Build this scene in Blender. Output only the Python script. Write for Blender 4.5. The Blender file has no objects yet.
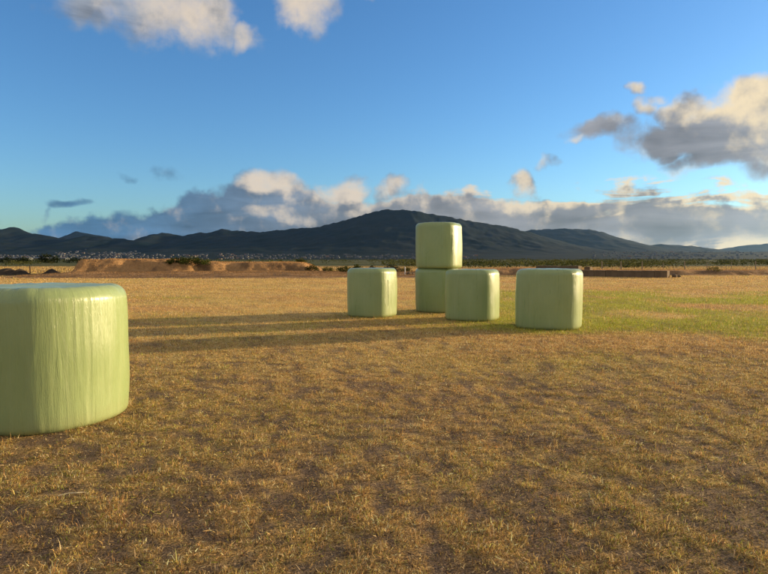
import bpy, bmesh, math, random
import numpy as np
from mathutils import Vector

R = math.radians
random.seed(7)
RNG = np.random.default_rng(11)
scene = bpy.context.scene
COL = scene.collection

# ------------------------------------------------------------------ camera
F, CX, HZ, EYE = 577.0, 384.0, 259.5, 1.5      # focal length in photo pixels, centre, horizon row, eye height
cam_data = bpy.data.cameras.new('camera')
cam = bpy.data.objects.new('camera', cam_data)
COL.objects.link(cam)
cam.location = (0, 0, EYE)
cam.rotation_euler = (R(90) - math.atan((287 - HZ) / F), 0, 0)
cam_data.sensor_fit = 'HORIZONTAL'
cam_data.sensor_width = 36.0
cam_data.lens = 36.0 * F / 768.0
cam_data.clip_start = 0.05
cam_data.clip_end = 60000
scene.camera = cam

# ------------------------------------------------------------------ light
SUN_EL = R(8.2)
SUN_AZ = R(68.5)                # measured from +Y (view axis) towards +X (right)
SUN_DIR = Vector((math.sin(SUN_AZ) * math.cos(SUN_EL), math.cos(SUN_AZ) * math.cos(SUN_EL), math.sin(SUN_EL)))
sun_data = bpy.data.lights.new('sun', 'SUN')
sun_data.energy = 2.3
sun_data.angle = R(1.8)
sun_data.color = (1.0, 0.745, 0.43)
sun = bpy.data.objects.new('sun', sun_data)
COL.objects.link(sun)
sun.rotation_euler = (-SUN_DIR).to_track_quat('-Z', 'Y').to_euler()

vs = scene.view_settings
vs.view_transform = 'Standard'
vs.look = 'None'
vs.exposure = 1.95
vs.gamma = 1.0
vs.use_curve_mapping = False
cy = scene.cycles
cy.use_denoising = True
cy.max_bounces = 6
cy.diffuse_bounces = 3
cy.glossy_bounces = 2
cy.transmission_bounces = 3
cy.volume_bounces = 0
cy.transparent_max_bounces = 6
cy.sample_clamp_indirect = 4.0


# ------------------------------------------------------------------ node helpers
class NT:
    """small expression builder over a node tree"""
    def __init__(self, tree):
        self.t = tree

    def n(self, kind, **kw):
        nd = self.t.nodes.new(kind)
        for k, v in kw.items():
            setattr(nd, k, v)
        return nd

    def put(self, sock, v):
        if isinstance(v, bpy.types.NodeSocket):
            self.t.links.new(v, sock)
        else:
            sock.default_value = v

    def m(self, op, a, b=None, c=None, clamp=False):
        nd = self.n('ShaderNodeMath', operation=op, use_clamp=clamp)
        for i, v in enumerate((a, b, c)):
            if v is not None:
                self.put(nd.inputs[i], v)
        return nd.outputs[0]

    def v(self, op, a, b=None):
        nd = self.n('ShaderNodeVectorMath', operation=op)
        self.put(nd.inputs[0], a)
        if b is not None:
            self.put(nd.inputs[1], b)
        return nd.outputs['Value'] if op in ('DOT_PRODUCT', 'LENGTH') else nd.outputs[0]

    def noise(self, vec, scale, detail=4, rough=0.55, dist=0.0):
        nd = self.n('ShaderNodeTexNoise')
        self.put(nd.inputs['Vector'], vec)
        nd.inputs['Scale'].default_value = scale
        nd.inputs['Detail'].default_value = detail
        nd.inputs['Roughness'].default_value = rough
        nd.inputs['Distortion'].default_value = dist
        return nd.outputs['Fac']

    def step(self, x, lo, hi):
        nd = self.n('ShaderNodeMapRange', interpolation_type='SMOOTHSTEP')
        self.put(nd.inputs[0], x)
        self.put(nd.inputs[1], lo)
        self.put(nd.inputs[2], hi)
        nd.inputs[3].default_value = 0
        nd.inputs[4].default_value = 1
        return nd.outputs[0]

    def mix(self, f, a, b, blend='MIX'):
        nd = self.n('ShaderNodeMix', data_type='RGBA', blend_type=blend)
        self.put(nd.inputs[0], f)
        self.put(nd.inputs[6], a if not isinstance(a, tuple) else (*a[:3], 1))
        self.put(nd.inputs[7], b if not isinstance(b, tuple) else (*b[:3], 1))
        return nd.outputs[2]


def ang(px, py):
    az = math.atan((px - CX) / F)
    return az, math.atan((HZ - py) / F * math.cos(az))


# ------------------------------------------------------------------ world: clear evening sky with clouds by direction
world = bpy.data.worlds.new('World')
scene.world = world
world.use_nodes = True
world.cycles.sampling_method = 'MANUAL'
world.cycles.sample_map_resolution = 256
wt = world.node_tree
wt.nodes.clear()
W = NT(wt)
sky = W.n('ShaderNodeTexSky', sky_type='NISHITA')
sky.sun_disc = False
sky.sun_elevation = SUN_EL
sky.sun_rotation = SUN_AZ
sky.altitude = 20
sky.air_density = 1.0
sky.dust_density = 0.45
sky.ozone_density = 2.0
hs = W.n('ShaderNodeHueSaturation')
wt.links.new(sky.outputs[0], hs.inputs['Color'])
hs.inputs['Saturation'].default_value = 1.1
hs.inputs['Value'].default_value = 1.0
clear = W.mix(1.0, hs.outputs[0], (0.375, 0.54, 0.725), 'MULTIPLY')

tc = W.n('ShaderNodeTexCoord')
sep = W.n('ShaderNodeSeparateXYZ')
wt.links.new(tc.outputs['Generated'], sep.inputs[0])
az = W.m('ARCTAN2', sep.outputs[0], sep.outputs[1])
el = W.m('ARCSINE', sep.outputs[2])
cmb = W.n('ShaderNodeCombineXYZ')
wt.links.new(az, cmb.inputs[0])
wt.links.new(el, cmb.inputs[1])
AE = cmb.outputs[0]
dirv = tc.outputs['Generated']
wn = W.n('ShaderNodeTexNoise')
wt.links.new(dirv, wn.inputs['Vector'])
wn.inputs['Scale'].default_value = 11
wn.inputs['Detail'].default_value = 5
warp = W.v('SUBTRACT', wn.outputs['Color'], (0.5, 0.5, 0.5))
warp = W.v('MULTIPLY', warp, (0.10, 0.075, 0.0))
P = W.v('ADD', AE, warp)


def blobs(lst, vec=None):
    acc = None
    for (px, py, rx, ry, gain) in lst:
        a, e = ang(px, py)
        d = W.v('SUBTRACT', vec or P, (a, e, 0))
        d = W.v('MULTIPLY', d, (F / rx * math.cos(a) ** -1, F / ry, 0))
        q = W.v('DOT_PRODUCT', d, d)
        q = W.m('MULTIPLY_ADD', q, -gain, gain)
        acc = q if acc is None else W.m('MAXIMUM', acc, q)
    return acc


fine = W.noise(dirv, 21, 5, 0.56, 0.1)
mid = W.noise(dirv, 9, 4, 0.5, 0.0)
streakv = W.v('MULTIPLY', AE, (1.0, 5.5, 1.0))
streak = W.noise(streakv, 6.5, 5, 0.55, 0.6)

# cumulus masses standing in the clear sky
cum = blobs([
    (110, 2, 62, 34, .75), (165, 10, 62, 36, 1.0), (205, 20, 44, 38, 1.1), (248, 44, 18, 13, .8), (140, -30, 90, 40, 1.0),
    (308, 8, 36, 34, 1.15), (330, -14, 34, 24, 1.0), (366, 1, 12, 6, .55), (240, -60, 160, 40, .9),
    (745, 110, 42, 32, 1.7), (800, 122, 80, 50, 1.8), (725, 135, 76, 30, 1.8), (668, 142, 58, 19, 1.5), (695, 160, 42, 16, 1.1), (690, 118, 36, 16, 1.1),
    (600, 132, 36, 11, .95), (648, 114, 16, 9, .7), (640, 96, 9, 6, .55), (660, 104, 12, 5, .5), (578, 140, 8, 6, .55),
    (522, 180, 13, 17, 1.1), (548, 164, 10, 9, .6), (272, 190, 50, 20, 1.3), (342, 194, 36, 16, 1.3), (388, 194, 20, 12, 1.1), (305, 200, 60, 14, 1.2),
    (232, 196, 36, 14, 1.1), (130, 178, 16, 5, .5), (175, 172, 18, 9, .45), (67, 205, 18, 5, .7), (52, 218, 5, 10, .5), (0, 223, 10, 5, .9),
])
d_cum = W.m('MULTIPLY_ADD', W.m('SUBTRACT', fine, 0.5), 2.3, cum)
a_cum = W.step(d_cum, -0.1, 1.05)

# long bank along the horizon, carried on round the sky
fc = W.n('ShaderNodeFloatCurve')
bank_pts = [(-260, 222), (-60, 240), (20, 236), (60, 226), (110, 207), (180, 196), (240, 180), (300, 184), (345, 188), (410, 192), (470, 187),
            (540, 185), (600, 178), (650, 172), (700, 180), (768, 184), (900, 176), (1200, 190)]
cur = fc.mapping.curves[0]
pts = [((ang(px, py)[0] + math.pi) / (2 * math.pi), ang(px, py)[1] * 4) for px, py in bank_pts]
pts = [(0.0, 0.35), (0.15, 0.42), (0.25, 0.3)] + pts + [(0.80, 0.36), (0.9, 0.42), (1.0, 0.35)]
for i, (x, y) in enumerate(pts):
    if i < 2:
        cur.points[i].location = (x, y)
    else:
        cur.points.new(x, y)
fc.mapping.update()
psep = W.n('ShaderNodeSeparateXYZ')
wt.links.new(P, psep.inputs[0])
W.put(fc.inputs['Value'], W.m('MULTIPLY_ADD', psep.outputs[0], 1 / (2 * math.pi), 0.5))
top = W.m('MULTIPLY', fc.outputs[0], 0.25)
bk = W.m('SUBTRACT', top, psep.outputs[1])
bk = W.m('MULTIPLY', bk, 38.0)
bk = W.m('MULTIPLY_ADD', W.m('SUBTRACT', fine, 0.5), 2.6, bk)
# the bank breaks up into streaks towards the right
right = W.step(az, -0.05, 0.45)
brk = W.m('MULTIPLY', W.m('SUBTRACT', 0.56, streak), W.m('MULTIPLY_ADD', right, 5.0, 0.6))
brk = W.m('MAXIMUM', brk, 0.0)
low_open = W.m('MULTIPLY', W.step(el, 0.050, 0.012), right)
brk = W.m('MULTIPLY', brk, W.m('SUBTRACT', 1.0, W.step(el, 0.075, 0.045)))
bk2 = W.m('SUBTRACT', W.m('MINIMUM', bk, 1.6), brk)
a_bank = W.step(bk2, 0.0, 0.7)

# cloud outside the view, thickened and brightened to add warm fill light
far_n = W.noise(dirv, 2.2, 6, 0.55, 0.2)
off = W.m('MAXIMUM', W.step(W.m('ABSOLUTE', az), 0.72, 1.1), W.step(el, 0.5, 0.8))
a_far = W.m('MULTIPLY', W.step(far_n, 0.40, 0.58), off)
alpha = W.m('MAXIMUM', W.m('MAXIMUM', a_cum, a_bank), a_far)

# which sides the low sun reaches
lit = blobs([
    (200, 24, 74, 44, 1.0), (250, 45, 26, 18, .9), (308, 14, 50, 44, 1.05), (366, 1, 16, 10, 1.0), (150, 5, 60, 30, .5),
    (748, 96, 46, 30, 1.25), (780, 104, 40, 34, 1.2), (700, 112, 30, 16, .95), (660, 108, 40, 14, 1.0), (640, 96, 14, 10, 1.0), (576, 141, 9, 6, .9),
    (520, 177, 15, 20, 1.15), (546, 162, 9, 10, .8), (272, 184, 50, 17, 1.15), (345, 188, 38, 14, 1.15), (388, 190, 22, 10, 1.0), (430, 193, 34, 8, .8),
    (480, 187, 50, 9, .85), (590, 184, 70, 11, .95), (645, 178, 60, 11, 1.0), (560, 200, 70, 7, .6), (730, 190, 60, 9, .8), (275, 220, 50, 8, .75), (345, 214, 40, 7, .55),
])
grad = W.m('SUBTRACT', W.noise(W.v('ADD', dirv, (-0.014, 0, -0.014)), 21, 5, 0.56, 0.1), fine)
lit_s = W.m('MULTIPLY_ADD', grad, 2.2, W.m('MAXIMUM', lit, 0.0))
thin = W.m('MULTIPLY', W.m('MULTIPLY', W.step(bk2, 1.25, 0.2), a_bank), W.m('MULTIPLY', right, 0.75))
lit_s = W.m('ADD', lit_s, thin)
topl = W.m('MULTIPLY', W.m('MULTIPLY', W.step(bk, 2.0, 0.2), a_bank), W.m('MULTIPLY', W.step(az, -0.35, -0.1), 0.6))
lit_s = W.m('ADD', lit_s, topl)
lit_s = W.m('ADD', lit_s, W.m('MULTIPLY', W.m('MULTIPLY', low_open, W.step(W.m('ADD', W.m('MULTIPLY', streak, 0.5), W.m('MULTIPLY', fine, 0.5)), 0.44, 0.56)), 1.7))
lit_s = W.m('MULTIPLY_ADD', W.m('SUBTRACT', mid, 0.5), 0.7, lit_s)
lit_s = W.m('ADD', lit_s, W.m('MULTIPLY', off, 1.0))  # unseen cloud pushed to its lit colour, as added fill
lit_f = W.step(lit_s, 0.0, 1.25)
dark_c = W.mix(W.step(az, -0.5, 0.15), (0.21, 0.50, 0.88), (0.78, 0.77, 0.80))
dark_c = W.mix(W.step(el, 0.22, 0.38), dark_c, (0.95, 1.05, 1.22))
var = W.m('MULTIPLY_ADD', W.m('ADD', streak, mid), 1.5, -0.45)
vc = W.n('ShaderNodeCombineXYZ')
for k_ in range(3):
    W.put(vc.inputs[k_], var)
dark_c = W.mix(1.0, dark_c, vc.outputs[0], 'MULTIPLY')
warmth = W.step(az, -0.1, 0.6)
bright_c = W.mix(warmth, (2.25, 1.9, 1.5), (2.75, 2.2, 1.35))
cloud_c = W.mix(lit_f, dark_c, bright_c)
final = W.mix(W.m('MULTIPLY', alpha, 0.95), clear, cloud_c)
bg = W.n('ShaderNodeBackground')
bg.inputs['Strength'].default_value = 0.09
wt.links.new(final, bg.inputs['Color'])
wo = W.n('ShaderNodeOutputWorld')
wt.links.new(bg.outputs[0], wo.inputs['Surface'])


# ------------------------------------------------------------------ mesh helpers
def mesh_np(name, verts, faces=None, loops=None, starts=None, smooth=False):
    me = bpy.data.meshes.new(name)
    verts = np.asarray(verts, dtype=np.float32)
    me.vertices.add(len(verts))
    me.vertices.foreach_set('co', verts.ravel())
    if faces is not None:
        faces = np.asarray(faces, dtype=np.int32)
        k = faces.shape[1]
        loops = faces.ravel()
        starts = np.arange(len(faces), dtype=np.int32) * k
    me.loops.add(len(loops))
    me.loops.foreach_set('vertex_index', np.asarray(loops, dtype=np.int32))
    me.polygons.add(len(starts))
    me.polygons.foreach_set('loop_start', np.asarray(starts, dtype=np.int32))
    if smooth:
        me.polygons.foreach_set('use_smooth', np.ones(len(starts), dtype=bool))
    me.update(calc_edges=True)
    me.validate()
    return me


def color_attr(me, name, cols):
    at = me.attributes.new(name, 'FLOAT_COLOR', 'POINT')
    c = np.ones((len(cols), 4), dtype=np.float32)
    c[:, :3] = cols
    at.data.foreach_set('color', c.ravel())


def link(name, me, mat=None, parent=None):
    o = bpy.data.objects.new(name, me)
    COL.objects.link(o)
    if mat is not None and me is not None and len(me.materials) == 0:
        me.materials.append(mat)
    if parent is not None:
        o.parent = parent
    return o


def tag(o, label=None, cat=None, group=None, kind=None):
    if label:
        o['label'] = label
    if cat:
        o['category'] = cat
    if group:
        o['group'] = group
    if kind:
        o['kind'] = kind
    return o


def empty(name, loc=(0, 0, 0), rz=0.0):
    o = bpy.data.objects.new(name, None)
    COL.objects.link(o)
    o.location = loc
    o.rotation_euler = (0, 0, rz)
    o.empty_display_size = 0.2
    return o


def grid_faces(nu, nv, wrap_u=False):
    """vertices indexed [i*nv + j], i along u"""
    iu = np.arange(nu if wrap_u else nu - 1)
    jv = np.arange(nv - 1)
    I, J = np.meshgrid(iu, jv, indexing='ij')
    I2 = (I + 1) % nu
    return np.stack([I * nv + J, I2 * nv + J, I2 * nv + J + 1, I * nv + J + 1], -1).reshape(-1, 4)


def _hash(ix, iy, seed):
    h = (ix.astype(np.int64) * 374761393 + iy.astype(np.int64) * 668265263 + seed * 144664559) & 0xFFFFFFFF
    h = ((h ^ (h >> 13)) * 1274126177) & 0xFFFFFFFF
    return ((h ^ (h >> 16)) & 0xFFFFFF) / float(0xFFFFFF)


def vnoise(x, y, seed=0):
    x = np.asarray(x, dtype=np.float64)
    y = np.asarray(y, dtype=np.float64)
    ix, iy = np.floor(x), np.floor(y)
    fx, fy = x - ix, y - iy
    fx, fy = fx * fx * (3 - 2 * fx), fy * fy * (3 - 2 * fy)
    a, b = _hash(ix, iy, seed), _hash(ix + 1, iy, seed)
    c, d = _hash(ix, iy + 1, seed), _hash(ix + 1, iy + 1, seed)
    return (a * (1 - fx) + b * fx) * (1 - fy) + (c * (1 - fx) + d * fx) * fy


def fbm(x, y, seed=0, octv=4, gain=0.5):
    s, amp, tot = 0.0, 1.0, 0.0
    for k in range(octv):
        s = s + amp * vnoise(x * 2 ** k + 17.3 * k, y * 2 ** k - 9.1 * k, seed + k)
        tot += amp
        amp *= gain
    return s / tot


def sstep(x, lo, hi):
    t = np.clip((x - lo) / (hi - lo), 0, 1)
    return t * t * (3 - 2 * t)


def lerp(a, b, t):
    return np.asarray(a) * (1 - t[..., None]) + np.asarray(b) * t[..., None]


# ------------------------------------------------------------------ materials
def material(name, build):
    m = bpy.data.materials.new(name)
    m.use_nodes = True
    t = m.node_tree
    t.nodes.clear()
    N = NT(t)
    out = N.n('ShaderNodeOutputMaterial')
    build(N, out)
    return m


def principled(N, color, rough=0.8, spec=0.3):
    p = N.n('ShaderNodeBsdfPrincipled')
    N.put(p.inputs['Base Color'], color if not isinstance(color, tuple) else (*color[:3], 1))
    N.put(p.inputs['Roughness'], rough)
    p.inputs['Specular IOR Level'].default_value = spec
    return p


def mat_vary(name, c1, c2, scale=3.0, rough=0.85, spec=0.2, bump=0.0, bscale=None):
    def b(N, out):
        tcd = N.n('ShaderNodeTexCoord')
        n1 = N.noise(tcd.outputs['Object'], scale, 5, 0.6)
        p = principled(N, N.mix(N.step(n1, 0.3, 0.7), c1, c2), rough, spec)
        if bump:
            bp = N.n('ShaderNodeBump')
            bp.inputs['Strength'].default_value = bump
            N.put(bp.inputs['Height'], N.noise(tcd.outputs['Object'], bscale or scale * 5, 5, 0.6))
            N.t.links.new(bp.outputs[0], p.inputs['Normal'])
        N.t.links.new(p.outputs[0], out.inputs['Surface'])
    return material(name, b)


def _ground(N, out):
    at = N.n('ShaderNodeAttribute', attribute_name='tint')
    geo = N.n('ShaderNodeNewGeometry')
    pos = geo.outputs['Position']
    n0 = N.noise(pos, 95, 3, 0.6, 0.6)
    n1 = N.noise(pos, 24, 6, 0.65)
    n2 = N.noise(pos, 3.1, 5, 0.6)
    n3 = N.noise(pos, 0.21, 4, 0.55)
    v1 = N.m('MULTIPLY', N.m('MULTIPLY_ADD', n1, 0.9, 0.55), N.m('MULTIPLY_ADD', N.step(n0, 0.36, 0.66), 1.1, 0.5))
    v2 = N.m('MULTIPLY_ADD', n2, 0.7, 0.65)
    v3 = N.m('MULTIPLY_ADD', n3, 0.5, 0.75)
    f = N.m('MULTIPLY', N.m('MULTIPLY', v1, v2), v3)
    cc = N.n('ShaderNodeCombineXYZ')
    for i in range(3):
        N.put(cc.inputs[i], f)
    col = N.mix(1.0, at.outputs['Color'], cc.outputs[0], 'MULTIPLY')
    p = principled(N, col, 0.95, 0.1)
    bp = N.n('ShaderNodeBump')
    bp.inputs['Strength'].default_value = 0.9
    bp.inputs['Distance'].default_value = 0.04
    N.put(bp.inputs['Height'], N.m('ADD', N.m('MULTIPLY', n0, 0.3), N.m('ADD', n1, N.m('MULTIPLY', n2, 1.5))))
    N.t.links.new(bp.outputs[0], p.inputs['Normal'])
    N.t.links.new(p.outputs[0], out.inputs['Surface'])


def _blade(N, out):
    at = N.n('ShaderNodeAttribute', attribute_name='tint')
    d = N.n('ShaderNodeBsdfDiffuse')
    N.t.links.new(at.outputs['Color'], d.inputs['Color'])
    tr = N.n('ShaderNodeBsdfTranslucent')
    N.t.links.new(at.outputs['Color'], tr.inputs['Color'])
    mx = N.n('ShaderNodeMixShader')
    mx.inputs[0].default_value = 0.3
    N.t.links.new(d.outputs[0], mx.inputs[1])
    N.t.links.new(tr.outputs[0], mx.inputs[2])
    N.t.links.new(mx.outputs[0], out.inputs['Surface'])


def _film(scale_z):
    def b(N, out):
        tcd = N.n('ShaderNodeTexCoord')
        o = tcd.outputs['Object']
        info = N.n('ShaderNodeObjectInfo')
        sx = N.n('ShaderNodeSeparateXYZ')
        N.t.links.new(o, sx.inputs[0])
        th = N.m('ARCTAN2', sx.outputs[1], sx.outputs[0])
        cb = N.n('ShaderNodeCombineXYZ')
        N.put(cb.inputs[0], N.m('MULTIPLY', N.m('COSINE', th), 1.0))
        N.put(cb.inputs[1], N.m('MULTIPLY', N.m('SINE', th), 1.0))
        N.put(cb.inputs[2], N.m('MULTIPLY', sx.outputs[2], 0.10))
        wr = N.noise(cb.outputs[0], 34, 4, 0.6, 0.4)
        wr2 = N.noise(cb.outputs[0], 9, 4, 0.55, 0.3)
        N_ = N.noise(cb.outputs[0], 105, 3, 0.55, 0.2)
        crease = N.m('ABSOLUTE', N.m('SUBTRACT', N.noise(cb.outputs[0], 52, 3, 0.5, 0.5), 0.5))
        crease = N.step(crease, 0.0, 0.035)
        cloudy = N.noise(o, 2.3, 4, 0.5)
        base = N.mix(N.step(cloudy, 0.3, 0.7), (0.255, 0.332, 0.138), (0.285, 0.362, 0.158))
        base = N.mix(N.m('MULTIPLY', N.step(wr2, 0.5, 0.75), 0.35), base, (0.35, 0.41, 0.20))
        base = N.mix(N.m('MULTIPLY', N.step(wr, 0.58, 0.72), 0.25), base, (0.23, 0.29, 0.115))
        # splashes of dust low on the film
        dust = N.m('MULTIPLY', N.step(sx.outputs[2], 0.22, 0.0), N.noise(o, 7, 5, 0.6))
        base = N.mix(N.m('MULTIPLY', dust, 0.5), base, (0.25, 0.20, 0.10))
        p = principled(N, base, N.m('MULTIPLY_ADD', wr2, 0.20, 0.20), 0.5)
        p.inputs['Subsurface Weight'].default_value = 0.0
        bp = N.n('ShaderNodeBump')
        bp.inputs['Strength'].default_value = 0.5
        bp.inputs['Distance'].default_value = 0.012
        N.put(bp.inputs['Height'], N.m('ADD', N.m('MULTIPLY_ADD', N_, 0.16, N.m('MULTIPLY', crease, 0.10)), N.m('MULTIPLY_ADD', wr, 0.35, N.m('MULTIPLY_ADD', N.noise(o, 14, 4, 0.6), 0.10, N.m('MULTIPLY', wr2, 0.35)))))
        N.t.links.new(bp.outputs[0], p.inputs['Normal'])
        N.t.links.new(p.outputs[0], out.inputs['Surface'])
    return b


def _hill(N, out):
    geo = N.n('ShaderNodeNewGeometry')
    pos = geo.outputs['Position']
    n1 = N.noise(pos, 0.004, 6, 0.62)
    n2 = N.noise(pos, 0.03, 5, 0.6)
    col = N.mix(N.step(n1, 0.4, 0.62), (0.006, 0.015, 0.013), (0.014, 0.021, 0.018))
    col = N.mix(N.m('MULTIPLY', N.step(n2, 0.5, 0.75), 0.6), col, (0.008, 0.016, 0.009))
    p = principled(N, col, 0.95, 0.05)
    N.t.links.new(p.outputs[0], out.inputs['Surface'])


M = {}
M['ground'] = material('field_ground', _ground)
M['blade'] = material('grass_blade', _blade)
M['film'] = material('bale_film', _film(1))
M['hill'] = material('hill_scrub', _hill)
M['soil'] = mat_vary('dark_soil', (0.030, 0.026, 0.022), (0.075, 0.055, 0.038), 2.0, 0.95, 0.05, 0.8, 6)
M['concrete'] = mat_vary('old_concrete', (0.11, 0.08, 0.05), (0.18, 0.13, 0.082), 1.6, 0.9, 0.15, 0.4, 12)
M['post'] = mat_vary('weathered_post', (0.26, 0.20, 0.14), (0.36, 0.29, 0.2), 4, 0.85, 0.2)
M['wire'] = mat_vary('fence_wire', (0.20, 0.19, 0.18), (0.27, 0.26, 0.25), 8, 0.5, 0.5)
M['bark'] = mat_vary('bark', (0.05, 0.038, 0.028), (0.09, 0.07, 0.05), 6, 0.9, 0.1)
M['stone'] = mat_vary('pale_stone', (0.38, 0.34, 0.28), (0.5, 0.46, 0.40), 3, 0.9, 0.2, 0.5, 10)
M['white'] = mat_vary('white_paint', (0.62, 0.61, 0.58), (0.74, 0.73, 0.70), 3, 0.7, 0.2)
M['net'] = mat_vary('dark_tarp', (0.012, 0.013, 0.014), (0.028, 0.028, 0.028), 3, 0.85, 0.2, 0.5, 8)

# ------------------------------------------------------------------ the field
BALES = [
    # name key, x, y, base z, radius, height, rot, corner sharpness
    dict(k='near', x=-3.22, y=5.50, z=0.0, r=0.69, h=1.275, rot=R(-24), n=2.12),
    dict(k='left', x=-0.31, y=15.45, z=0.0, r=0.645, h=1.285, rot=R(-28), n=2.9),
    dict(k='under', x=1.58, y=16.75, z=0.0, r=0.655, h=1.27, rot=R(-20), n=2.9),
    dict(k='upper', x=1.60, y=16.70, z=1.262, r=0.655, h=1.30, rot=R(-25), n=2.95),
    dict(k='middle', x=2.24, y=14.55, z=0.0, r=0.665, h=1.27, rot=R(-25), n=2.95),
    dict(k='right', x=3.68, y=12.85, z=0.0, r=0.725, h=1.31, rot=R(-25), n=3.15),
]


def soil_mask(x, y):
    """0 = thick dry grass, 1 = bare or thin thatch"""
    d = np.hypot(x, y)
    n = 0.87 * fbm(x / 0.135, y / 0.125, 31, 3, 0.6) + 0.13 * fbm(x / 2.0, y / 1.3, 41, 3)
    bias = 0.07 * sstep(d, 11.0, 3.0)
    return sstep(n + bias, 0.51, 0.64)


def green_mask(x, y):
    n = fbm(x / 2.6, y / 2.6, 61, 4, 0.55)
    zone = sstep(x + 3 * (n - .5), 0.0, 4.0) * sstep(y + 5 * (n - .5), 7.0, 14.0) * sstep(y, 34.0, 23.0)
    zone = np.maximum(zone, 0.75 * np.exp(-((x + 7.7) / 2.6) ** 2 - ((y - 22.5) / 0.8) ** 2))
    zone = np.maximum(zone, 0.45 * sstep(y, 9, 13) * sstep(y, 19, 15) * sstep(x, -12, -2))
    zone = np.maximum(zone, 0.13)
    return np.clip(zone * sstep(n, 0.28, 0.58), 0, 1)


def field_z(x, y):
    d = np.hypot(x, y)
    z = 0.05 * (fbm(x / 5.0, y / 5.0, 3, 3) - 0.5) + 0.03 * (fbm(x / 0.5, y / 0.5, 5, 3) - 0.5)
    z = z * sstep(d, 60, 20)
    for b in BALES:
        q = np.hypot(x - b['x'], y - b['y'])
        z = z * sstep(q, 0.5, 1.2)
    return z


STRAW = np.array((0.70, 0.475, 0.165))
STRAW_R = np.array((0.64, 0.375, 0.13))
GREEN = np.array((0.37, 0.36, 0.045))
SOIL = np.array((0.15, 0.105, 0.078))


def ground_tint(x, y):
    d = np.hypot(x, y)
    red = sstep(fbm(x / 3.5, y / 1.6, 71, 4), 0.35, 0.65)
    c = lerp(STRAW, STRAW_R, red) * 0.85
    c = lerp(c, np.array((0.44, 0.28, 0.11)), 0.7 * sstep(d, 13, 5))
    c = lerp(c, GREEN, green_mask(x, y) * 0.9)
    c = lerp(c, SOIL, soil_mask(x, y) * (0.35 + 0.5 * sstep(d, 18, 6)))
    # beyond the field: rough pasture, then green scrub plain
    n = fbm(x / 22, y / 22, 83, 4)
    past = np.where(n[..., None] > 0.5, np.array((0.17, 0.115, 0.04)), np.array((0.24, 0.155, 0.055)))
    scrub = lerp(np.array((0.055, 0.066, 0.022)), np.array((0.10, 0.092, 0.035)), sstep(fbm(x / 60, y / 60, 91, 4), 0.4, 0.62))
    c = lerp(c, past, sstep(y, 62, 68))
    c = lerp(c, scrub, sstep(y, 100, 150))
    return c


rings = 0.6 * 1.031 ** np.arange(330)
NA = 420
th = np.linspace(0, 2 * math.pi, NA, endpoint=False)
RR, TT = np.meshgrid(rings, th, indexing='ij')
gx, gy = RR * np.sin(TT), RR * np.cos(TT)
gz = field_z(gx, gy)
verts = np.stack([gx, gy, gz], -1).reshape(-1, 3)
nr = len(rings)
I, J = np.meshgrid(np.arange(nr - 1), np.arange(NA), indexing='ij')
J2 = (J + 1) % NA
faces = np.stack([I * NA + J, I * NA + J2, (I + 1) * NA + J2, (I + 1) * NA + J], -1).reshape(-1, 4)
tint = ground_tint(gx, gy).reshape(-1, 3)
centre = len(verts)
verts = np.vstack([verts, [[0, 0, 0]]])
tint = np.vstack([tint, tint[:1]])
cap = np.stack([np.full(NA, centre), (np.arange(NA) + 1) % NA, np.arange(NA)], -1)
loops = np.concatenate([faces[:, ::-1].ravel(), cap[:, ::-1].ravel()])
starts = np.concatenate([np.arange(len(faces)) * 4, len(faces) * 4 + np.arange(NA) * 3])
gm = mesh_np('ground', verts, loops=loops, starts=starts, smooth=True)
color_attr(gm, 'tint', tint)
tag(link('ground', gm, M['ground']), kind='structure')


# ------------------------------------------------------------------ grass blades
def blades_mesh(name, bx, by, bz, length, width, cols, lean, bend=0.5, dirs=None):
    """bent blades: five vertices, one quad and one triangle each"""
    n = len(bx)
    a = RNG.uniform(0, 2 * math.pi, n) if dirs is None else dirs
    dx, dy = np.cos(a), np.sin(a)
    fa = RNG.uniform(0, 2 * math.pi, n)
    wx, wy = np.cos(fa) * width * 0.5, np.sin(fa) * width * 0.5
    h1 = length * 0.55 * np.cos(lean * 0.6)
    o1 = length * 0.55 * np.sin(lean * 0.6)
    h2 = h1 + length * 0.45 * np.cos(np.clip(lean * (1 + bend), 0, 1.9))
    o2 = o1 + length * 0.45 * np.sin(np.clip(lean * (1 + bend), 0, 1.9))
    z0 = bz - 0.005
    V = np.empty((n, 5, 3), dtype=np.float32)
    V[:, 0] = np.stack([bx - wx, by - wy, z0], -1)
    V[:, 1] = np.stack([bx + wx, by + wy, z0], -1)
    V[:, 2] = np.stack([bx + dx * o1 + wx * .75, by + dy * o1 + wy * .75, bz + h1], -1)
    V[:, 3] = np.stack([bx + dx * o1 - wx * .75, by + dy * o1 - wy * .75, bz + h1], -1)
    V[:, 4] = np.stack([bx + dx * o2, by + dy * o2, bz + np.maximum(h2, 0.004)], -1)
    base = np.arange(n)[:, None] * 5
    L = np.concatenate([base + np.array([[0, 1, 2, 3]]), base + np.array([[3, 2, 4]])], 1).ravel()
    S = (np.arange(n)[:, None] * 7 + np.array([[0, 4]])).ravel()
    me = bpy.data.meshes.new(name)
    me.vertices.add(n * 5)
    me.vertices.foreach_set('co', V.ravel())
    me.loops.add(n * 7)
    me.loops.foreach_set('vertex_index', L.astype(np.int32))
    me.polygons.add(n * 2)
    me.polygons.foreach_set('loop_start', S.astype(np.int32))
    me.update(calc_edges=True)
    color_attr(me, 'tint', np.repeat(cols, 5, axis=0))
    return me


def in_bale(x, y):
    bad = np.zeros(len(x), dtype=bool)
    for b in BALES:
        bad |= np.hypot(x - b['x'], y - b['y']) < b['r'] * 0.93
    return bad


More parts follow.
